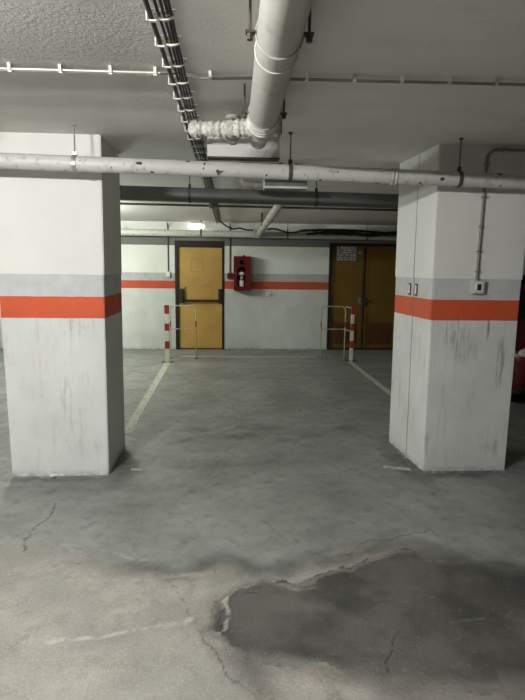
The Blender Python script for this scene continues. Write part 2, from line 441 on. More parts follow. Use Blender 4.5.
for k, (pts, wd, st) in enumerate([([(-.72, 1.965), (-.527, 1.977), (-.372, 2.019), (-.209, 2.049), (-.062, 2.115), (-.032, 2.148)], .014, .5),
        ([(-.032, 2.148), (-.015, 2.212), (-.005, 2.072), (-.02, 2.0)], .010, .8),
        ([(-.83, 2.66), (-.62, 2.64), (-.5, 2.55), (-.4, 2.55)], .014, .35), ([(-.34, 2.40), (-.2, 2.41), (-.12, 2.40), (-.05, 2.44)], .022, .35),
        ([(.25, 2.3), (.33, 2.25), (.42, 2.27)], .012, .35), ([(.95, 2.0), (1.1, 2.02)], .008, .14), ([(-1.0, 2.75), (-.8, 2.7)], .01, .2),
        ([(-.55, 2.25), (-.35, 2.2), (-.25, 2.3)], .08, .22), ([(-.6, 1.75), (-.2, 1.9)], .14, .12), ([(-.9, 2.5), (-.6, 2.3), (-.4, 2.35)], .10, .22), ([(-.5, 2.1), (-.3, 2.25), (-.15, 2.3)], .09, .28), ([(.25, 1.7), (.45, 1.6)], .1, .15)]):
    d = seg_dist(pts, .05, 14, 100 + k)
    pale_v = np.maximum(pale_v, st * np.clip(1.2 - d / wd, 0, 1) * np.clip(2.6 * (fbm(fx, fy, 30, 130 + k, 4) - .28), 0, 1))
speck = np.clip((fbm(fx, fy, 55, 55, 3) - .74) * 14, 0, 1) * rough_v
pale_v = np.maximum(pale_v, speck * .12)
# crumbs of plaster along the pillar feet
near_foot = np.clip(1 - np.abs(fy - 3.665) / .035, 0, 1) * (((fx > -1.56) & (fx < -.86)) | ((fx > 1.40) & (fx < 2.1)))
near_foot = np.maximum(near_foot, np.clip(1 - np.abs(fx - 1.415) / .035, 0, 1) * ((fy > 3.66) & (fy < 4.4)))
pale_v = np.maximum(pale_v, .6 * near_foot * np.clip(5 * (fbm(fx, fy, 28, 201, 3) - .55), 0, 1))
for nm, v in (('patch', patch_v), ('rough_zone', rough_v), ('crack', crack_v), ('stain_dark', stain_dark_v), ('pale', pale_v)):
    a = me.attributes.new(nm, 'FLOAT', 'POINT'); a.data.foreach_set('value', v.astype(np.float32))
me.materials.append(M['floor'])
floor = bpy.data.objects.new('floor', me); COL.objects.link(floor)
tag(floor, 'worn grey concrete garage floor with cracks and a dark patch', 'floor', kind='structure')

def mark(name, poly, mat, lab):
    bm = bmesh.new(); prism(bm, poly, 'z', .0004, .0028)
    return obj(name, bm, mat, floor, label=lab)
def lane(x0, y0, x1, y1, w_): return [(x0 - w_, y0), (x0 + w_, y0), (x1 + w_, y1), (x1 - w_, y1)]
mark('bay_line', lane(-.935, 4.66, -.98, 8.30, .042), M['line'], 'worn yellowish line along the left of the bay')
mark('bay_line', lane(1.955, 5.6, 1.95, 8.35, .035), M['line_faint'], 'faint line along the right of the bay')
mark('bay_line', [(-.86, 8.80), (1.47, 8.74), (1.47, 8.80), (-.86, 8.86)], M['line_faint'], 'thin line across the head of the bay')
mark('bay_line', [(-.735, 3.77), (-.655, 3.76), (-.66, 3.80), (-.73, 3.81)], M['line'], 'short scrap of yellow paint by the left pillar')
mark('bay_line', [(1.17, 3.75), (1.37, 3.70), (1.37, 3.745), (1.18, 3.80)], M['line'], 'short scrap of paint at the foot of the right pillar')

# ceiling
prof = [(Y0, 2.352), (2.56, 2.350), (2.63, 2.356), (2.80, 2.378), (3.18, 2.352), (3.28, 2.350), (3.62, 2.345), (4.30, 2.345), (4.34, 2.358), (7.2, 2.345), (8.4, 2.315), (Y1 + .2, 2.272)]
bm = bmesh.new()
prism(bm, prof + [(Y1 + .2, 2.65), (Y0, 2.65)], 'x', X0, X1)
tag(obj('ceiling', bm, M['ceiling'], None, smooth=True), 'low grey plastered garage ceiling', 'ceiling', kind='structure')
def cz(y):
    return float(np.interp(y, [p[0] for p in prof], [p[1] for p in prof]))

DL, DR, DT = -.985, -.105, 1.955          # ochre exit door opening
GL, GR, GT = 1.80, 3.20, 1.955            # double door opening
bm = bmesh.new()
for (a, b, c_, d_) in ((X0, DL, 0, 2.5), (DL, DR, DT, 2.5), (DR, GL, 0, 2.5), (GL, GR, GT, 2.5), (GR, X1, 0, 2.5)):
    box(bm, a, b, Y1, Y1 + .2, c_, d_)
tag(obj('wall_back', bm, M['wall'], None), 'white garage end wall with grey and orange stripe', 'wall', kind='structure')
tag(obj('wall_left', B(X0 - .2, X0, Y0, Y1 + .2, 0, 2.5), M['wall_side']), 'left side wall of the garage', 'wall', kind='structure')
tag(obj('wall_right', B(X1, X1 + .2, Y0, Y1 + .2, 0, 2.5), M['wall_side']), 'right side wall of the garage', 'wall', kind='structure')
tag(obj('wall_front', B(X0, X1, Y0 - .2, Y0, 0, 2.5), M['wall_side']), 'wall behind the driving aisle', 'wall', kind='structure')

# ------------------------------------------------------------------ pillars
def pillar(foot, top, ztop, zsplit, label):
    """footprint lists at floor and ceiling; the plaster above the grey strip stands 4 mm proud"""
    cx = sum(p[0] for p in foot) / len(foot); cy = sum(p[1] for p in foot) / len(foot)
    t_ = thing('pillar', (cx, cy, 0), label, 'pillar')
    def ring(z, e):
        k = z / ztop
        return [(a[0] + (b[0] - a[0]) * k + e * np.sign(a[0] - cx), a[1] + (b[1] - a[1]) * k + e * np.sign(a[1] - cy), z) for a, b in zip(foot, top)]
    def solid(z0, z1, e, nm):
        bm = bmesh.new(); A = [bm.verts.new(p) for p in ring(z0, e)]; Bv = [bm.verts.new(p) for p in ring(z1, e)]
        bm.faces.new(A); bm.faces.new(Bv); n = len(A)
        for i in range(n): bm.faces.new((A[i], A[(i + 1) % n], Bv[(i + 1) % n], Bv[i]))
        bmesh.ops.bevel(bm, geom=[e_ for e_ in bm.edges if abs(e_.verts[0].co.z - e_.verts[1].co.z) > .3], offset=.006, segments=2, affect='EDGES')
        return obj(nm, bm, M['pillar'], t_)
    solid(0, zsplit, 0, 'lower_shaft'); solid(zsplit, ztop, .005, 'upper_shaft')
    return t_
pl = pillar([(-1.553, 3.683), (-.873, 3.683), (-.873, 4.29), (-1.553, 4.29)], [(-1.57, 3.683), (-.853, 3.683), (-.858, 4.29), (-1.57, 4.29)], 2.345, 1.436,
            'broad square white pillar with orange stripe left of the bay')
pr = pillar([(1.452, 3.683), (2.085, 3.683), (2.085, 4.38), (1.400, 4.38), (1.428, 4.0)], [(1.430, 3.683), (2.09, 3.683), (2.09, 4.38), (1.380, 4.38), (1.4075, 4.0)], 2.345, 1.436,
            'scuffed white pillar with orange stripe and socket right of the bay')
# seam down the right pillar's side, stickers, crumbs
obj('joint_seam', TB([(1.428, 4.0, .01), (1.4155, 4.0, 1.43), (1.409, 4.0, 1.44), (1.404, 4.0, 2.34)], .0035, 6), M['label_grey'], pr)
for k, yy in enumerate((4.075, 3.955)):
    xx = 1.4085 if k == 0 else 1.4175
    bm = B(xx - .004, xx + .002, yy - .022, yy + .022, 1.30, 1.392)
    st = obj('sticker', bm, M['ext_red'], pr, label='small red and white sticker')
    obj('sticker_print', B(xx - .0055, xx - .0038, yy - .012, yy + .012, 1.315, 1.378), M['label'], st)
# loose plaster crumb at the left pillar's foot
bm = bmesh.new(); bmesh.ops.create_icosphere(bm, subdivisions=2, radius=.024)
for v in bm.verts: v.co = Vector((v.co.x * 1.1, v.co.y * .6, v.co.z * .6)) * (.75 + .5 * random.random()) + Vector((-1.255, 3.655, .0125))
o = obj('plaster_crumb', bm, M['panel'], None, origin=(-1.255, 3.655, 0)); tag(o, 'loose white plaster crumb on the floor at left pillar foot', 'debris')

# ------------------------------------------------------------------ doors
d1 = thing('door_1', ((DL + DR) / 2, Y1, 0), 'ochre metal exit door with black push bar in the end wall', 'door', kind='structure')
fy0 = Y1 - .012
bm = bmesh.new()
box(bm, DL, DL + .048, fy0, Y1 + .12, 0, DT); box(bm, DR - .035, DR, fy0, Y1 + .12, 0, DT)
box(bm, DL + .048, DR - .035, fy0, Y1 + .12, DT - .11, DT)
obj('door_frame', bm, M['frame'], d1)
leaf = obj('door_leaf', B(DL + .050, DR - .038, Y1 + .045, Y1 + .085, .012, DT - .113, .003), M['door'], d1)
yl = Y1 + .045
bm = bmesh.new()
for z0, z1, x0, x1 in ((1.622, 1.632, -.70, -.49), (1.405, 1.413, -.70, -.49), (1.405, 1.632, -.702, -.692), (1.405, 1.632, -.500, -.488), (1.655, 1.663, -.70, -.49)):
    box(bm, x0, x1, yl - .002, yl, z0, z1)
obj('notice_outline', bm, M['tape'], leaf, label='taped outline of a removed notice')
bm = bmesh.new(); box(bm, -.475, -.345, yl - .002, yl, 1.155, 1.185)
obj('name_plate', bm, M['tape'], leaf)
bar = obj('push_bar', TB([(DL + .10, yl - .07, .885), (DR - .06, yl - .07, .885)], .014, 12), M['frame'], d1, True)
for xx in (DL + .115, DR - .075):
    hs = obj('bar_housing', B(xx - .032, xx + .032, yl - .085, yl, .845, 1.105, .012), M['black_plastic'], d1)
obj('bar_lever', B(DL + .10, DR - .06, yl - .055, yl - .04, .898, .912, .002), M['black_plastic'], d1)
obj('lock_cylinder', TB([(DL + .16, yl - .03, 1.13), (DL + .16, yl + .0, 1.13)], .02, 12), M['steel'], d1, True)
obj('threshold', B(DL, DR, Y1 - .01, Y1 + .12, 0, .012), M['frame'], d1)
obj('back_plate', B(DL, DR, Y1 + .13, Y1 + .15, 0, DT), M['frame'], d1)

d2 = thing('door_2', ((GL + GR) / 2, Y1, 0), 'dim brown-ochre double door with louvred lower panels', 'door', kind='structure')
bm = bmesh.new()
box(bm, GL, GL + .05, fy0, Y1 + .12, 0, GT); box(bm, GR - .05, GR, fy0, Y1 + .12, 0, GT); box(bm, GL + .05, GR - .05, fy0, Y1 + .12, GT - .05, GT)
obj('door_frame', bm, M['frame'], d2)
mid = 2.475
for (a, b) in ((GL + .052, mid - .012), (mid + .012, GR - .052)):
    lf = obj('door_leaf', B(a, b, Y1 + .04, Y1 + .08, .015, GT - .052, .003), M['gate'], d2)
    # stiles and rails
    bm = bmesh.new()
    for (p, q_) in ((.90, .96), (.52, .56), (.04, .08)): box(bm, a + .03, b - .03, Y1 + .03, Y1 + .04, p, q_)
    for xx in (a + .03, b - .06): box(bm, xx, xx + .03, Y1 + .03, Y1 + .04, .08, 1.85)
    obj('rail', bm, M['gate'], lf)
    bm = bmesh.new(); box(bm, a + .10, b - .10, Y1 + .036, Y1 + .041, .10, .50)
    for k in range(13): 
        z = .115 + k * .03
        prism(bm, [(Y1 + .036, z), (Y1 + .020, z - .006), (Y1 + .020, z - .002), (Y1 + .036, z + .012)], 'x', a + .10, b - .10)
    obj('louvre', bm, M['louvre'], lf)
obj('door_stop', B(mid - .012, mid + .012, Y1 + .028, Y1 + .06, .015, GT - .052), M['frame'], d2)
hb = bmesh.new(); box(hb, mid + .03, mid + .075, Y1 + .025, Y1 + .04, .80, .98, .004)
hd = obj('handle_plate', hb, M['black_plastic'], d2)
obj('handle', TB(bend([(mid + .052, Y1 + .03, .90), (mid + .052, Y1 - .02, .90), (mid + .15, Y1 - .02, .915)], .02), .011, 8), M['black_plastic'], hd, True)
hb = bmesh.new(); box(hb, mid - .10, mid - .05, Y1 + .025, Y1 + .04, .86, .97, .004); obj('handle_plate', hb, M['grey_metal'], d2)
obj('back_plate', B(GL, GR, Y1 + .13, Y1 + .15, 0, GT), M['frame'], d2)
sg = obj('notice_sign', B(1.945, 2.305, Y1 + .026, Y1 + .03, 1.635, 1.895), M['label_grey'], d2, label='grey notice sheet with worn lettering')
bm = bmesh.new()
random.seed(11)
for r_, z in enumerate((1.868, 1.828, 1.785, 1.742, 1.70, 1.66)):
    x = 1.962 + (.02 if r_ in (0, 4) else 0)
    while x < 2.28:
        w_ = random.choice((.010, .014, .018, .026)); 
        if random.random() < .8: box(bm, x, min(x + w_, 2.29), Y1 + .0245, Y1 + .026, z - .011, z + (.011 if random.random() < .7 else .004))
        x += w_ + random.choice((.006, .010, .02))
for e in (1.948, 2.298): box(bm, e, e + .004, Y1 + .0245, Y1 + .026, 1.64, 1.89)
obj('sign_lettering', bm, M['clip'], sg)
obj('small_plate', B(2.34, 2.41, Y1 + .026, Y1 + .03, 1.76, 1.82), M['tape'], d2)

# ------------------------------------------------------------------ fluorescent fittings
LBL = ['lit fluorescent batten on the ceiling left of the near bay', 'lit fluorescent batten on the ceiling behind the left pillar',
       'added unseen fill batten far left over the driving aisle']
tube_mat = emit('fluorescent_tube', (1, .98, .94), 6)
for (lx, ly, lz, ln, ax, pw, colr_), lb in zip(LAMPS, LBL):
    ceil = cz(ly)
    f_ = thing('fluorescent_fitting', (lx, ly, ceil), lb, 'lamp')
    hx, hy = (ln / 2, .02) if ax == 'x' else (.02, ln / 2)
    obj('housing', B(lx - hx, lx + hx, ly - hy, ly + hy, lz + .035, lz + .075, .006), M['box_white'], f_)
    for s in (-1, 1):
        ex, ey = (lx + s * ln * .3, ly) if ax == 'x' else (lx, ly + s * ln * .3)
        obj('suspension_rod', TB([(ex, ey, lz + .07), (ex, ey, ceil - .001)], .004, 8), M['steel'], f_)
    for s in (-1, 1):
        ex, ey = (lx + s * (ln / 2 - .02), ly) if ax == 'x' else (lx, ly + s * (ln / 2 - .02))
        obj('tube_holder', B(ex - .014, ex + .014, ey - .014, ey + .014, lz - .01, lz + .04, .003), M['box_white'], f_)
    a, b = ((lx - ln / 2 + .03, ly, lz + .015), (lx + ln / 2 - .03, ly, lz + .015)) if ax == 'x' else ((lx, ly - ln / 2 + .03, lz + .015), (lx, ly + ln / 2 - .03, lz + .015))
    obj('tube', TB([a, b], .013, 10), tube_mat, f_, True)
    # the tube's light leaves it all round: one strip faces down, a row of point lamps lights sideways and up
    for k in range(5):
        L = bpy.data.lights.new('tube_light', 'POINT'); L.energy = pw / 5; L.shadow_soft_size = .016; L.color = colr_
        lo = bpy.data.objects.new('tube_light', L); COL.objects.link(lo); lo.parent = f_
        o_ = (k - 2) * ln * .2
        lo.location = Vector((lx + (o_ if ax == 'x' else 0), ly + (o_ if ax == 'y' else 0), lz - .022)) - f_.location
# small lit bulkhead at the end wall, over the exit door
f_ = thing('bulkhead_lamp', (-.60, 9.5, cz(9.5)), 'small lit oval bulkhead lamp behind the pipe above the exit door', 'lamp')
obj('lamp_base', B(-.70, -.48, 9.44, 9.56, 2.235, cz(9.56), .006), M['box_white'], f_)
bm = bmesh.new(); bmesh.ops.create_uvsphere(bm, u_segments=20, v_segments=10, radius=1)
for v in bm.verts: v.co = Vector((v.co.x * .15 - .59, v.co.y * .055 + 9.50, v.co.z * .045 + 2.195))
obj('lamp_lens', bm, emit('bulkhead_lens', (1, .98, .9), 3.2), f_, True)

# ------------------------------------------------------------------ pipes across the bay
def clamp(parent, p, r, ztop, mat=None, rodx=0.0, ear=True):
    """split ring round the pipe with a threaded rod up to the ceiling"""
    mat = mat or M['steel']; p = Vector(p)
    bm = bmesh.new(); n = 22
    for s in range(n):
        a0 = 2 * math.pi * s / n; a1 = 2 * math.pi * (s + 1) / n
        for (ra, rb) in ((r + .0005, r + .005),):
            vs = []
            for dx in (-.012, .012):
                for (aa, rr_) in ((a0, ra), (a0, rb), (a1, rb), (a1, ra)):
                    vs.append(bm.verts.new((p.x + dx, p.y + math.cos(aa) * rr_, p.z + math.sin(aa) * rr_)))
            for fz in ((0, 1, 2, 3), (4, 7, 6, 5), (1, 5, 6, 2), (0, 3, 7, 4)): bm.faces.new([vs[i] for i in fz])
    if ear:
        box(bm, p.x - .012, p.x + .012, p.y - .007, p.y + .007, p.z + r + .002, p.z + r + .028)
    c_ = obj('clamp', bm, mat, parent)
    rb_ = bmesh.new(); tube(rb_, [(p.x, p.y, p.z + r + .015), (p.x + rodx, p.y, ztop - .003)], .0045, 8)
    tube(rb_, [(p.x, p.y, p.z + r + .022), (p.x, p.y, p.z + r + .032)], .010, 6)
    tube(rb_, [(p.x + rodx, p.y, ztop - .010), (p.x + rodx, p.y, ztop - .001)], .014, 8)
    obj('hanger_rod', rb_, mat, c_)
    return c_
# main pale pipe in front of both pillars
PA = Vector((-3.0, 3.36, 2.168)); PB = Vector((4.2, 3.66, 2.067))
PA = Vector((-3.4, 3.40, 2.150)); PB = Vector((3.6, 3.555, 2.062))
mp = thing('water_pipe', (0, 3.46, 2.11), 'chipped pale pipe crossing in front of both pillars', 'pipe')
RP = .047
obj('pipe', TB([PA + (PB - PA) * (k / 20) for k in range(21)], RP, 24), M['pipe_white'], mp, True)
for x, mt in ((-.955, M['steel']), (.382, M['rust']), (1.50, M['rust']), (-2.2, M['steel']), (3.0, M['steel'])):
    k = (x - PA.x) / (PB.x - PA.x); p = PA + (PB - PA) * k
    clamp(mp, p, RP, cz(p.y), mt)
k = (1.06 - PA.x) / (PB.x - PA.x); p = PA + (PB - PA) * k
for dx in (-.012, .012):
    pts = [(p.x + dx, p.y + math.cos(a_) * (RP + .002), p.z + math.sin(a_) * (RP + .002)) for a_ in [2 * math.pi * i / 32 for i in range(33)]]
    obj('weld_ring', TB(pts, .004, 8, False), M['pipe_white'], mp, True)
# second, darker pipe behind the pillars
sp = thing('heating_pipe', (.3, 5.0, 2.16), 'dark grey pipe crossing the bay behind the pillars', 'pipe')
PA2 = Vector((-4.2, 5.0, 2.185)); PB2 = Vector((4.8, 5.05, 2.10)); RP2 = .066
obj('pipe', TB([PA2 + (PB2 - PA2) * (k / 20) for k in range(21)], RP2, 24), M['pipe_dark'], sp, True)
for x in (-.37, .80, -2.6, 2.6):
    k = (x - PA2.x) / (PB2.x - PA2.x); p = PA2 + (PB2 - PA2) * k
    clamp(sp, p, RP2, cz(p.y), M['rust'])
# conduit further back on the ceiling with a junction box
cd = thing('ceiling_conduit', (-.2, 7.3, cz(7.3)), 'thin dark conduit crossing the ceiling beyond the dark grey pipe', 'conduit')
obj('conduit_tube', TB([(-3.6, 7.22, cz(7.22) - .03), (3.6, 7.42, cz(7.42) - .035)], .015, 10), M['rust'], cd, True)
obj('junction_box', B(-.28, -.16, 7.24, 7.34, cz(7.3) - .07, cz(7.3), .006), M['conduit'], cd)
# cream pipe along the end wall
wp = thing('sprinkler_pipe', (-.3, 9.33, 2.06), 'cream pipe running along the top of the end wall', 'pipe')
obj('pipe', TB([(-6.0, 9.33, 2.082), (.45, 9.33, 2.062)], .056, 20), M['pipe_wall'], wp, True)
obj('pipe', TB([(.45, 9.33, 2.06), (5.2, 9.33, 2.035)], .052, 20), M['pvc'], wp, True, label='greyer, darker run of the pipe')
for x in (-1.9, -.5, 1.0, 2.4): clamp(wp, (x, 9.33, 2.068 - x * .004), .056, cz(9.33), M['rust'])
obj('coupling', TB([(.40, 9.33, 2.062), (.52, 9.33, 2.062)], .064, 20), M['pvc_pale'], wp, True)
# sloping pale pipe
dg = thing('drain_branch_pipe', (.55, 7.9, 2.15), 'pale pipe running back from the dark pipe to the end wall', 'pipe')
obj('pipe', TB([(.585, 6.75, 2.235), (.50, 9.262, 2.075)], .052, 20), M['pvc_pale'], dg, True)
obj('coupling', TB([(.560, 7.60, 2.181), (.556, 7.70, 2.175)], .060, 20), M['pvc_pale'], dg, True)
obj('elbow', TB(bend([(.587, 6.72, 2.235), (.590, 6.62, 2.24), (.590, 6.60, cz(6.6) - .004)], .05), .052, 18), M['pvc_pale'], dg, True)
obj('bracket', B(.47, .50, 8.2, 8.23, 2.12, cz(8.24) - .001, .003), M['rust'], dg)
# black cables slumped on the wall pipe at the right
random.seed(5)
for k, (lb) in enumerate(['thick black cable sagging highest above the double door', 'black cable looped over the pipe above the double door', 'lowest black cable lying along the pipe above the double door',
        'black cable running off the pipe toward the right pillar', 'short black cable humped above the pipe left of double door',
        'loose black cable hanging onto the pipe above the red cabinet']):
    pts = []; n = 14; xa, xb = [(1.2, 3.9), (1.5, 4.2), (1.7, 4.4), (1.3, 3.2), (.62, 1.75), (-.12, .36)][k]
    for i in range(n + 1):
        u = i / n; pts.append((xa + (xb - xa) * u, 9.20 - .045 * k, 2.13 - .012 * k + .030 * math.sin(u * (6 + 1.5 * k) + k * 1.7) - .02 * u + (.035 if k == 4 else .055 if k == 5 else 0)))
    if k == 5: pts = bend([(-.17, 9.18, 2.262), (-.08, 9.26, 2.20), (.05, 9.30, 2.140), (.16, 9.31, 2.175), (.27, 9.325, 2.136), (.40, 9.33, 2.136)], .06)
    o = obj('cable', TB(pts, .020 if k < 4 else .014, 8), M['black'], None, True, origin=(xa, 9.25, 2.1))
    tag(o, lb, 'cable', 'black cables over the wall pipe')

# ------------------------------------------------------------------ big drain pipe overhead
bp = thing('soil_pipe', (.15, 2.0, 2.23), 'thick grey plastic drain pipe hung under the ceiling, with wrapped side branch', 'pipe')
a = Vector((.118, -3.5, 2.262)); b = Vector((.164, 2.92, 2.228)); RB = .0725
def on(y): 
    k = (y - a.y) / (b.y - a.y); return a + (b - a) * k
obj('pipe', TB([on(y) for y in (-3.5, -1, 0, 1, 1.4, 1.8, 2.2, 2.6, 2.92)], RB, 36), M['pvc'], bp, True)
def torus_ring(c_, r, rr, nrm=Vector((0, 1, 0))):
    u = Vector((1, 0, 0)); v = Vector((0, 0, 1)); pts = [c_ + u * math.cos(t_) * r + v * math.sin(t_) * r for t_ in [2 * math.pi * i / 40 for i in range(41)]]
    return tube(bmesh.new(), pts, rr, 8, False)
obj('joint_ring', torus_ring(on(1.93), RB + .0015, .0025), M['ring'], bp, True)
for y in (2.70, 2.75, 2.80): obj('joint_ring', torus_ring(on(y), RB + .002, .0055), M['ring'], bp, True)
# clamp lugs with nuts on both sides
for y in (1.80, 2.66):
    p = on(y)
    bm = torus_ring(p, RB + .003, .004)
    cl = obj('clamp', bm, M['pvc'], bp, True)
    for s in (-1, 1):
        lug = bmesh.new(); box(lug, p.x + s * (RB + .004) - (.0 if s > 0 else .032), p.x + s * (RB + .004) + (.032 if s > 0 else 0), y - .012, y + .012, p.z - .004, p.z + .004)
        xx = p.x + s * (RB + .022)
        tube(lug, [(xx, y, p.z - .022), (xx, y, p.z + .002)], .011, 6); tube(lug, [(xx, y, p.z), (xx, y, cz(y) - .001)], .005, 8)
        obj('bolt', lug, M['rust'], cl)
# reducer and elbow into the panel
e0 = on(2.92)
bm = TB([e0, e0 + Vector((0, .03, 0)), e0 + Vector((0, .12, .0)), e0 + Vector((0, .16, .0)), e0 + Vector((0, .22, 0))], [RB + .001, RB * .98, .058, .050, .048], 30)
obj('reducer', bm, M['pvc'], bp, True)
pts = bend([e0 + Vector((0, .2, 0)), e0 + Vector((0, .33, 0)), Vector((e0.x, e0.y + .35, cz(3.3) - .001))], .06, 8)
obj('elbow', TB(pts, .050, 24), M['pvc'], bp, True)
# wrapped branch leaving to the left
n = 26; pts = []; rs = []
for i in range(n + 1):
    u = i / n
    pts.append((.145 - .32 * u, 2.88 + .05 * u + .02 * u * u, 2.225 - .010 * math.sin(u * 3.0)))
    rs.append(.046 - .010 * u + .004 * math.sin(i * 2.4) + (.005 if i % 4 == 0 else 0))
br = obj('wrapped_branch', TB(pts, rs, 24), M['wrap'], bp, True, label='crinkled pale wrapping')
bm = bmesh.new(); bmesh.ops.create_icosphere(bm, subdivisions=3, radius=.047)
for v in bm.verts:
    k = 1 + .10 * math.sin(v.co.x * 160) * math.cos(v.co.z * 130 + v.co.y * 90); v.co = Vector((v.co.x * .85, v.co.y, v.co.z * .95)) * k + Vector((-.185, 2.955, 2.222))
obj('wrapped_knob', bm, M['wrap'], bp, True, label='bulging wrapped end')
obj('branch_tee', TB(bend([(.015, 2.93, 2.218), (.015, 3.17, 2.222), (.015, 3.19, cz(3.2) - .001)], .05), .040, 20), M['pvc'], bp, True)
obj('branch_collar', TB([(.015, 3.02, 2.219), (.015, 3.05, 2.219)], .046, 20), M['ring'], bp, True)
# angle bracket to the right of the pipe end
bm = bmesh.new(); box(bm, .268, .274, 2.92, 3.10, 2.20, cz(3.0) - .001); box(bm, .20, .274, 2.92, 2.926, 2.20, 2.26); box(bm, .258, .274, 2.905, 2.93, 2.26, 2.32)
obj('angle_bracket', bm, M['pale_metal'], bp)
# ceiling panel
cp = thing('ceiling_box', (.09, 3.8, 2.345), 'white box fixed under the ceiling just beyond the thick drain pipe', 'box')
obj('box_front', B(-.15, .325, 3.62, 3.635, 2.216, 2.343, .002), M['panel'], cp)
obj('box_body', B(-.145, .32, 3.635, 3.70, 2.220, 2.343, .002), M['grey_metal'], cp)
obj('bottom_trim', B(-.15, .325, 3.612, 3.70, 2.206, 2.216, .001), M['rust'], cp)
# unlit box under the ceiling, between the two crossing pipes
fx_ = thing('unlit_fitting', (.46, 4.55, cz(4.55)), 'unlit grey box fitting with bright lower edge behind the pale pipe', 'lamp')
obj('housing', B(.285, .64, 4.50, 4.62, 2.150, 2.238, .004), M['grey_metal'], fx_)
obj('mount', B(.40, .43, 4.54, 4.58, 2.238, cz(4.55)), M['grey_metal'], fx_); obj('mount', B(.53, .56, 4.54, 4.58, 2.238, cz(4.55)), M['grey_metal'], fx_)
obj('edge_strip', B(.285, .64, 4.488, 4.50, 2.148, 2.166, .002), M['box_white'], fx_)
obj('end_cap', B(.275, .285, 4.488, 4.625, 2.145, 2.24), M['box_white'], fx_)
obj('cable_gland', TB(bend([(.10, 4.56, cz(4.56) - .001), (.10, 4.56, 2.185), (.276, 4.56, 2.18)], .03), .028, 14), M['conduit'], fx_, True)
obj('gland_nut', TB([(.20, 4.56, 2.182), (.24, 4.56, 2.181)], .036, 8), M['steel'], fx_)

# ------------------------------------------------------------------ cable run along the ceiling
cr = thing('cable_run', (-.23, 4.0, 2.30), 'bundle of dark cables clipped under the ceiling running into depth', 'cables')
CX = [-.256, -.234, -.219, -.205, -.192]
RUN = lambda y: .03 * (y - 2) / 7
for k, x in enumerate(CX):
    pts = []
    for i in range(60):
        y = -3 + i * (12.4 / 59)
        pts.append((x + RUN(y) + .003 * math.sin(y * 3 + k), y, min(cz(y) - .03, 2.31) - (.010 if k == 0 else 0) + .0025 * math.sin(y * 15.7 + k)))
    obj('cable', TB(pts, .0085 if k == 0 else .0052, 8), M['black'], cr, True)
def clip_mesh(y):
    bm = bmesh.new(); xo = RUN(y); zc = min(cz(y) - .03, 2.31)
    n = 10; x0, x1 = -.243 + xo, -.183 + xo; pts = []
    for i in range(n + 1):
        u = i / n; pts.append((x0 + (x1 - x0) * u, zc - .008 - .007 * math.sin(math.pi * u)))
    poly = pts + [(p[0], p[1] - .003 - .004 * math.sin(math.pi * i / n)) for i, p in reversed(list(enumerate(pts)))]
    prism(bm, poly, 'y', y - .006, y + .006)
    box(bm, x0 - .026, x0 + .004, y - .006, y + .006, zc - .026, zc - .021)
    box(bm, x0 - .030, x0 - .025, y - .009, y + .009, zc - .026, zc + .006)
    return bm
def bar_mesh(y):
    xo = RUN(y); zc = min(cz(y) - .03, 2.31)
    bm = bmesh.new(); box(bm, -.275 + xo, -.175 + xo, y - .005, y + .005, zc + .009, zc + .013)
    for x in (-.245, -.2265, -.212, -.1985, -.184): box(bm, x + xo - .002, x + xo + .002, y - .005, y + .005, zc - .004, zc + .010)
    return bm
y = .865
while y < 9.2:
    cm = M['clip'] if y < 3.5 else M['grey_metal']  # clips and bars further back coloured darker, dimness put into the material
    c_ = obj('cable_clip', clip_mesh(y), cm, cr); obj('clip_bar', bar_mesh(y), M['steel'] if y < 3.5 else M['rust'], c_)
    y += .2015

# ------------------------------------------------------------------ twin conduit crossing the near ceiling
tc = thing('twin_conduit', (.2, 2.45, 2.33), 'thin twin conduit clipped across the near ceiling', 'conduit')
yc = lambda x: 2.462 - .02 * x
Z_ = 2.328
obj('conduit_tube', TB([(x, yc(x) - .006, Z_) for x in (-4, -2, -.305)], .0038, 8), M['clip'], tc, True, label='pale run left of the cables')
obj('conduit_tube', TB([(x, yc(x) + .008, Z_) for x in (-4, -2, -.305)], .0038, 8), M['clip'], tc, True, label='pale run left of the cables')
for s in (-1, 1):
    obj('conduit_tube', TB([(-.305, yc(-.3) + s * .008, Z_), (-.22, 2.48 + s * .007, Z_ + .011), (-.13, 2.53 + s * .006, Z_ + .004), (-.02, 2.50 + s * .008, Z_)] + [(x, yc(x) + .03 - .01 * x + s * .008, Z_) for x in (.1, 1, 2, 4)], .0042, 8), M['conduit'], tc, True, label='darker run right of the cables')
bm = bmesh.new(); box(bm, -.006, .006, -.017, .019, Z_ - .007, Z_ + .021); box(bm, -.008, .008, -.008, .010, Z_ - .012, Z_ - .007)
cp0 = None
for i in range(-14, 16):
    x = -.303 + i * .2135
    if -.32 < x < -.29: x = -.325
    yy = yc(x) if x < -.1 else yc(x) + .03 - .01 * x
    if cp0 is None:
        bmesh.ops.translate(bm, verts=bm.verts, vec=(x, yy, 0)); cp0 = obj('conduit_clip', bm, M['clip'], tc, origin=(x, yy, Z_)); cx0, cy0 = x, yy
    else: rep(cp0, (x - cx0, yy - cy0, 0), tc)

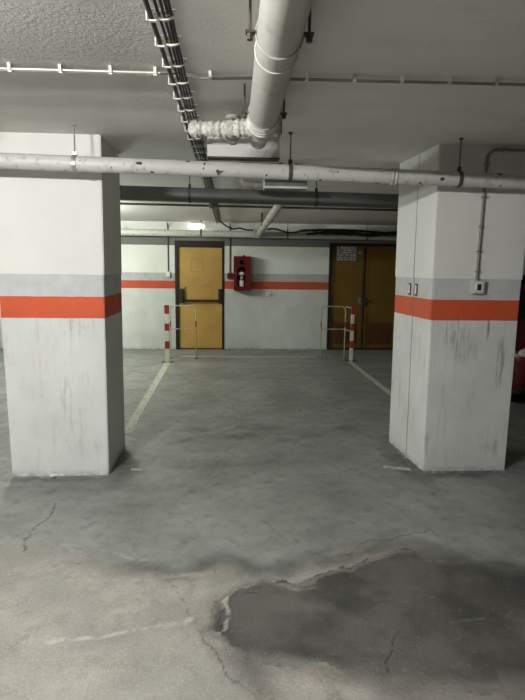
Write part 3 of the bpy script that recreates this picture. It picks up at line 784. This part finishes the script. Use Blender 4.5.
# ------------------------------------------------------------------ pillar conduit and socket
pc = thing('pillar_conduit', (1.77, 3.66, 1.42), 'thin dark conduit dropping down the right pillar to its socket', 'conduit')
yp = 3.668
obj('conduit_tube', TB(bend([(3.2, yp, 2.315), (1.80, yp, 2.315), (1.762, yp, 2.28), (1.755, yp, 2.05), (1.748, yp, 1.43)], .025), .0095, 10), M['conduit'], pc, True)
for z in (1.49, 1.63, 1.80, 2.0, 2.22):
    x = 1.748 + (z - 1.43) * .014
    bm = B(x - .018, x + .018, yp - .012, yp + .008, z - .006, z + .006, .002); obj('conduit_clip', bm, M['steel'], pc)
for x in (1.87, 2.4): obj('conduit_clip', B(x - .006, x + .006, yp - .012, yp + .008, 2.298, 2.332, .002), M['steel'], pc)
so = thing('socket_box', (1.758, 3.683, 1.375), 'grey power socket box on the grey strip of the right pillar', 'socket')
obj('box', B(1.715, 1.802, 3.645, 3.683, 1.332, 1.425, .005), M['pale_metal'], so)
obj('socket_plate', B(1.727, 1.790, 3.639, 3.646, 1.343, 1.414, .003), M['box_white'], so)
obj('socket_hole', B(1.744, 1.772, 3.6365, 3.6395, 1.358, 1.402, .001), M['black_plastic'], so)
obj('gland', TB([(1.748, 3.667, 1.425), (1.748, 3.667, 1.445)], .013, 10), M['steel'], so)

# ------------------------------------------------------------------ end-wall small things
c1 = thing('wall_conduit', (-1.10, 9.6, 1.34), 'thin dark conduit down the end wall left of the exit door', 'conduit')
obj('conduit_tube', TB([(-1.10, 9.608, 1.41), (-1.10, 9.608, 2.0)], .011, 8), M['rust'], c1, True)
obj('conduit_tube', TB(bend([(-1.10, 9.608, 1.98), (-1.10, 9.608, 2.20), (-1.10, 9.5, 2.25)], .03), .011, 8), M['rust'], c1, True)
s1 = thing('light_switch', (-1.10, 9.62, 1.35), 'small white light switch box left of the exit door', 'switch')
obj('box', B(-1.145, -1.065, 9.575, 9.62, 1.31, 1.41, .005), M['box_white'], s1); obj('rocker', B(-1.125, -1.085, 9.570, 9.576, 1.335, 1.385, .002), M['label'], s1)
c2 = thing('wall_conduit', (0, 9.6, 1.36), 'thin dark conduit down the end wall beside the red cabinet', 'conduit')
obj('conduit_tube', TB([(.0, 9.608, 1.395), (.0, 9.608, 2.0)], .011, 8), M['rust'], c2, True)
obj('conduit_tube', TB(bend([(0, 9.608, 1.98), (0, 9.608, 2.20), (0, 9.5, 2.25)], .03), .011, 8), M['rust'], c2, True)
s2 = thing('alarm_button', (0, 9.62, 1.35), 'dark red alarm button box beside the extinguisher cabinet', 'alarm button')
obj('box', B(-.05, .048, 9.565, 9.62, 1.29, 1.395, .005), M['red_button'], s2); obj('button', TB([(0, 9.566, 1.345), (0, 9.555, 1.345)], .022, 14), M['black_plastic'], s2, True)
s3 = thing('wall_socket', (.70, 9.62, 1.02), 'small white socket on the end wall below the stripe', 'socket')
obj('box', B(.665, .745, 9.585, 9.62, .985, 1.045, .004), M['box_white'], s3); obj('socket_hole', TB([(.705, 9.586, 1.015), (.705, 9.582, 1.015)], .015, 12), M['grey_metal'], s3)

# extinguisher cabinet with keyhole-shaped opening
ec = thing('extinguisher_cabinet', (.215, 9.62, 1.08), 'dark red fire extinguisher cabinet on the end wall', 'cabinet')
ex0, ex1, ez0, ez1, ey0 = .065, .365, 1.085, 1.69, 9.40
bm = bmesh.new()
box(bm, ex0, ex0 + .006, ey0 + .006, 9.62, ez0, ez1); box(bm, ex1 - .006, ex1, ey0 + .006, 9.62, ez0, ez1)
box(bm, ex0, ex1, ey0 + .006, 9.62, ez0, ez0 + .006); box(bm, ex0, ex1, ey0 + .006, 9.62, ez1 - .006, ez1); box(bm, ex0, ex1, 9.612, 9.62, ez0, ez1)
obj('cabinet_body', bm, M['ext_red'], ec)
bm = bmesh.new()
def loop2(pts):
    vs = [bm.verts.new((p[0], ey0, p[1])) for p in pts]; return [bm.edges.new((vs[i], vs[(i + 1) % len(vs)])) for i in range(len(vs))]
es = loop2([(ex0, ez0), (ex1, ez0), (ex1, ez1), (ex0, ez1)])
cxh = .207
hole = []
for i in range(17): a_ = math.pi * i / 16; hole.append((cxh + .078 * math.cos(a_), 1.43 + .078 * math.sin(a_)))
for i in range(17): a_ = math.pi + math.pi * i / 16; hole.append((cxh + .078 * math.cos(a_), 1.20 + .05 * math.sin(a_)))
es += loop2(hole)
es += loop2([(cxh + .040 * math.cos(2 * math.pi * i / 20), 1.585 + .040 * math.sin(2 * math.pi * i / 20)) for i in range(20)])
bmesh.ops.triangle_fill(bm, edges=es, use_beauty=True)
r_ = bmesh.ops.extrude_face_region(bm, geom=list(bm.faces)); bmesh.ops.translate(bm, verts=[g for g in r_['geom'] if isinstance(g, bmesh.types.BMVert)], vec=(0, .006, 0))
cd_ = obj('cabinet_door', bm, M['ext_red'], ec)
obj('latch', TB([(.10, ey0 - .008, 1.39), (.10, ey0, 1.39)], .010, 10), M['steel'], cd_)
obj('top_bracket', B(.13, .18, ey0 + .03, ey0 + .06, ez1, ez1 + .022, .003), M['box_white'], ec); obj('top_bracket', B(.22, .27, ey0 + .03, ey0 + .06, ez1, ez1 + .018, .003), M['ext_red'], ec)
ex = thing('fire_extinguisher', (cxh, 9.50, 1.10), 'fire extinguisher with white label inside the red cabinet', 'fire extinguisher')
obj('cylinder', TB([(cxh, 9.50, z) for z in (1.092, 1.10, 1.44, 1.47, 1.49)], [.055, .062, .062, .04, .018], 28), M['ext_body'], ex, True)
obj('label_band', TB([(cxh, 9.50, 1.365), (cxh, 9.50, 1.415)], .0635, 28, False), M['label'], ex, True)
lbp = bmesh.new()
for z0, z1, w_ in ((1.16, 1.265, .9),):
    vs = []
    for i in range(9):
        a_ = -math.pi / 2 + w_ * (i / 8 - .5) * 1.6
        vs.append([lbp.verts.new((cxh + .0635 * math.cos(a_), 9.50 + .0635 * math.sin(a_), z)) for z in (z0, z1)])
    for i in range(8): lbp.faces.new((vs[i][0], vs[i + 1][0], vs[i + 1][1], vs[i][1]))
obj('instruction_label', lbp, M['label'], ex, True)
lbp = bmesh.new(); box(lbp, cxh - .02, cxh + .02, 9.434, 9.437, 1.29, 1.345); obj('red_label', lbp, plain('pinkish_label', (.55, .35, .36), .5), ex)
obj('valve', B(cxh - .02, cxh + .02, 9.48, 9.52, 1.485, 1.52, .004), M['black_plastic'], ex)
hb = bmesh.new(); prism(hb, [(9.42, 1.545), (9.53, 1.53), (9.53, 1.54), (9.42, 1.56)], 'x', cxh - .012, cxh + .012); obj('handle', hb, M['black_plastic'], ex)
obj('hose', TB(bend([(cxh + .02, 9.50, 1.50), (cxh + .075, 9.47, 1.49), (cxh + .078, 9.46, 1.3), (cxh + .07, 9.45, 1.18)], .03), .009, 8), M['black'], ex, True)

# ------------------------------------------------------------------ parking barriers
def barrier(px, py, legs, half_w, label):
    b_ = thing('parking_barrier', (px, py, 0), label, 'barrier', 'striped barriers at the head of the bay')
    xa, xb, yb_ = legs                                  # near leg, far leg, hoop plane
    H_ = .87
    ft = obj('base_plate', B(px - .09, px + .09, py - .05, py + .05, 0, .008, .002), M['black_plastic'], b_)
    post = obj('post', B(px - half_w, px + half_w, py - .02, py + .02, .006, .90, .004), M['barrier_white'], b_)
    for z0, z1 in ((.765, .902), (.50, .615), (.215, .335)):
        obj('red_band', B(px - half_w - .0015, px + half_w + .0015, py - .0215, py + .0215, z0, z1, .003), M['barrier_red'], post)
    hoop = TB(bend([(xa, yb_, .0), (xa, yb_, H_), (xb, yb_, H_), (xb, yb_, .0)], .09, 8), .0095, 12)
    hp = obj('hoop', hoop, M['barrier_tube'], b_, True)
    obj('mid_rail', TB([(xa, yb_, .49), (xb, yb_, .49)], .0085, 10), M['barrier_tube'], b_, True)
    for zz in (H_, .49):
        obj('brace', TB([(xa, yb_, zz), (px, py, zz - .01)], .0085, 10), M['barrier_tube'], b_, True)
    for xx in (xa, xb):
        for z0, z1 in ((.52, .62),): obj('leg_band', TB([(xx, yb_, z0), (xx, yb_, z1)], .0108, 12), M['barrier_red'], hp, True)
        obj('foot', TB([(xx, yb_, 0), (xx, yb_, .008)], .03, 14), M['rust'], b_)
    return b_
barrier(-.985, 8.29, (-.965, -.555, 8.62), .035, 'red and white striped folding barrier in front of exit door')
barrier(1.985, 8.40, (1.93, 1.525, 8.68), .026, 'red and white striped folding barrier in front of double door')

# ------------------------------------------------------------------ parked car behind the right pillar
def car():
    ox, oy = 3.02, 5.25
    c_ = thing('car', (ox + .85, oy + 1.9, 0), 'dark red car parked in the shade beyond the right pillar', 'car')
    W_ = 1.70; L_ = 3.9
    # stations along the length: y, half-width scale, underside z, sill/shoulder z, top z
    prof_ = [(0.00, .86, .28, .52, .56), (.06, .93, .22, .60, .66), (.35, .98, .18, .68, .76), (.95, 1.0, .18, .76, .90), (1.25, 1.0, .18, .80, .96), (2.9, 1.0, .18, .84, .98), (3.55, .98, .20, .82, .96), (3.82, .93, .24, .74, .86), (3.9, .86, .32, .60, .70)]
    bm = bmesh.new(); rings = []
    cx = ox + W_ / 2
    for (yy, s, z0, z1, z2) in prof_:
        h_ = W_ / 2 * s
        pts = [(-h_ * .92, z0), (-h_, z0 + .10), (-h_, z1), (-h_ * .93, (z1 + z2) / 2 + .02), (-h_ * .70, z2), (0, z2 + .02), (h_ * .70, z2), (h_ * .93, (z1 + z2) / 2 + .02), (h_, z1), (h_, z0 + .10), (h_ * .92, z0), (0, z0)]
        rings.append([bm.verts.new((cx + p[0], oy + yy, p[1])) for p in pts])
    for i in range(len(rings) - 1):
        n = len(rings[i])
        for k in range(n): bm.faces.new((rings[i][k], rings[i][(k + 1) % n], rings[i + 1][(k + 1) % n], rings[i + 1][k]))
    bm.faces.new(rings[0]); bm.faces.new(rings[-1])
    bmesh.ops.bevel(bm, geom=list(bm.edges), offset=.012, segments=2, affect='EDGES')
    body = obj('body', bm, M['car_paint'], c_, True)
    # cabin
    bm = bmesh.new()
    lo = [(-.74, 1.0, .90), (.74, 1.0, .90), (.76, 3.75, .92), (-.76, 3.75, .92)]; hi = [(-.56, 1.75, 1.40), (.56, 1.75, 1.40), (.56, 3.35, 1.40), (-.56, 3.35, 1.40)]
    A = [bm.verts.new((cx + p[0], oy + p[1], p[2])) for p in lo]; Bv = [bm.verts.new((cx + p[0], oy + p[1], p[2])) for p in hi]
    bm.faces.new(A); bm.faces.new(Bv)
    for i in range(4): bm.faces.new((A[i], A[(i + 1) % 4], Bv[(i + 1) % 4], Bv[i]))
    bmesh.ops.bevel(bm, geom=list(bm.edges), offset=.05, segments=3, affect='EDGES')
    obj('window_glass', bm, M['car_glass'], c_, True)
    bm = B(cx - .56, cx + .56, oy + 1.75, oy + 3.35, 1.385, 1.435, .02); obj('roof', bm, M['car_paint'], c_, True)
    for s in (-1, 1):
        for (y0_, y1_, z0_, z1_, dx0, dx1) in ((1.02, 1.76, .92, 1.40, .755, .565), (3.74, 3.34, .93, 1.40, .765, .565), (2.5, 2.5, .94, 1.40, .765, .575)):
            obj('window_pillar', TB([(cx + s * dx0, oy + y0_, z0_), (cx + s * dx1, oy + y1_, z1_)], .028, 8), M['car_paint'], c_, True)
        # headlamp, tail lamp, half_w, wheels
        bm = bmesh.new(); bmesh.ops.create_uvsphere(bm, u_segments=16, v_segments=10, radius=1)
        for v in bm.verts: v.co = Vector((cx + s * .66 + v.co.x * .14, oy + .10 + v.co.y * .10, .62 + v.co.z * .07))
        obj('headlamp', bm, M['car_lamp'], c_, True)
        obj('tail_lamp', B(cx + s * .72 - .07, cx + s * .72 + .07, oy + 3.80, oy + 3.88, .62, .78, .02), M['barrier_red'], c_, True)
        bm = bmesh.new(); bmesh.ops.create_uvsphere(bm, u_segments=14, v_segments=8, radius=1)
        for v in bm.verts: v.co = Vector((cx + s * .93 + v.co.x * .10, oy + 1.28 + v.co.y * .05, 1.0 + v.co.z * .065))
        obj('wing_half_w', bm, M['car_paint'], c_, True)
        for yy in (.72, 3.15):
            xo = cx + s * (W_ / 2 - .10)
            wh = obj('wheel', TB([(xo - s * .10, oy + yy, .30), (xo - s * .09, oy + yy, .30), (xo + s * .08, oy + yy, .30), (xo + s * .10, oy + yy, .30)], [.27, .30, .30, .27], 30), M['tyre'], c_, True)
            hb = TB([(xo + s * .09, oy + yy, .30), (xo + s * .112, oy + yy, .30)], [.19, .185], 24)
            for k in range(5):
                a_ = 2 * math.pi * k / 5; tube(hb, [(xo + s * .115, oy + yy, .30), (xo + s * .115, oy + yy + math.cos(a_) * .17, .30 + math.sin(a_) * .17)], [.028, .018], 6)
            obj('wheel_trim', hb, M['alloy'], wh, True)
    obj('grille', B(cx - .42, cx + .42, oy - .012, oy + .03, .34, .44, .01), M['black_plastic'], c_)
    obj('number_plate', B(cx - .26, cx + .26, oy - .02, oy - .010, .45, .55, .003), M['label'], c_)
    obj('bumper', B(cx - .74, cx + .74, oy - .03, oy + .05, .22, .33, .02), M['black_plastic'], c_, True)
car()
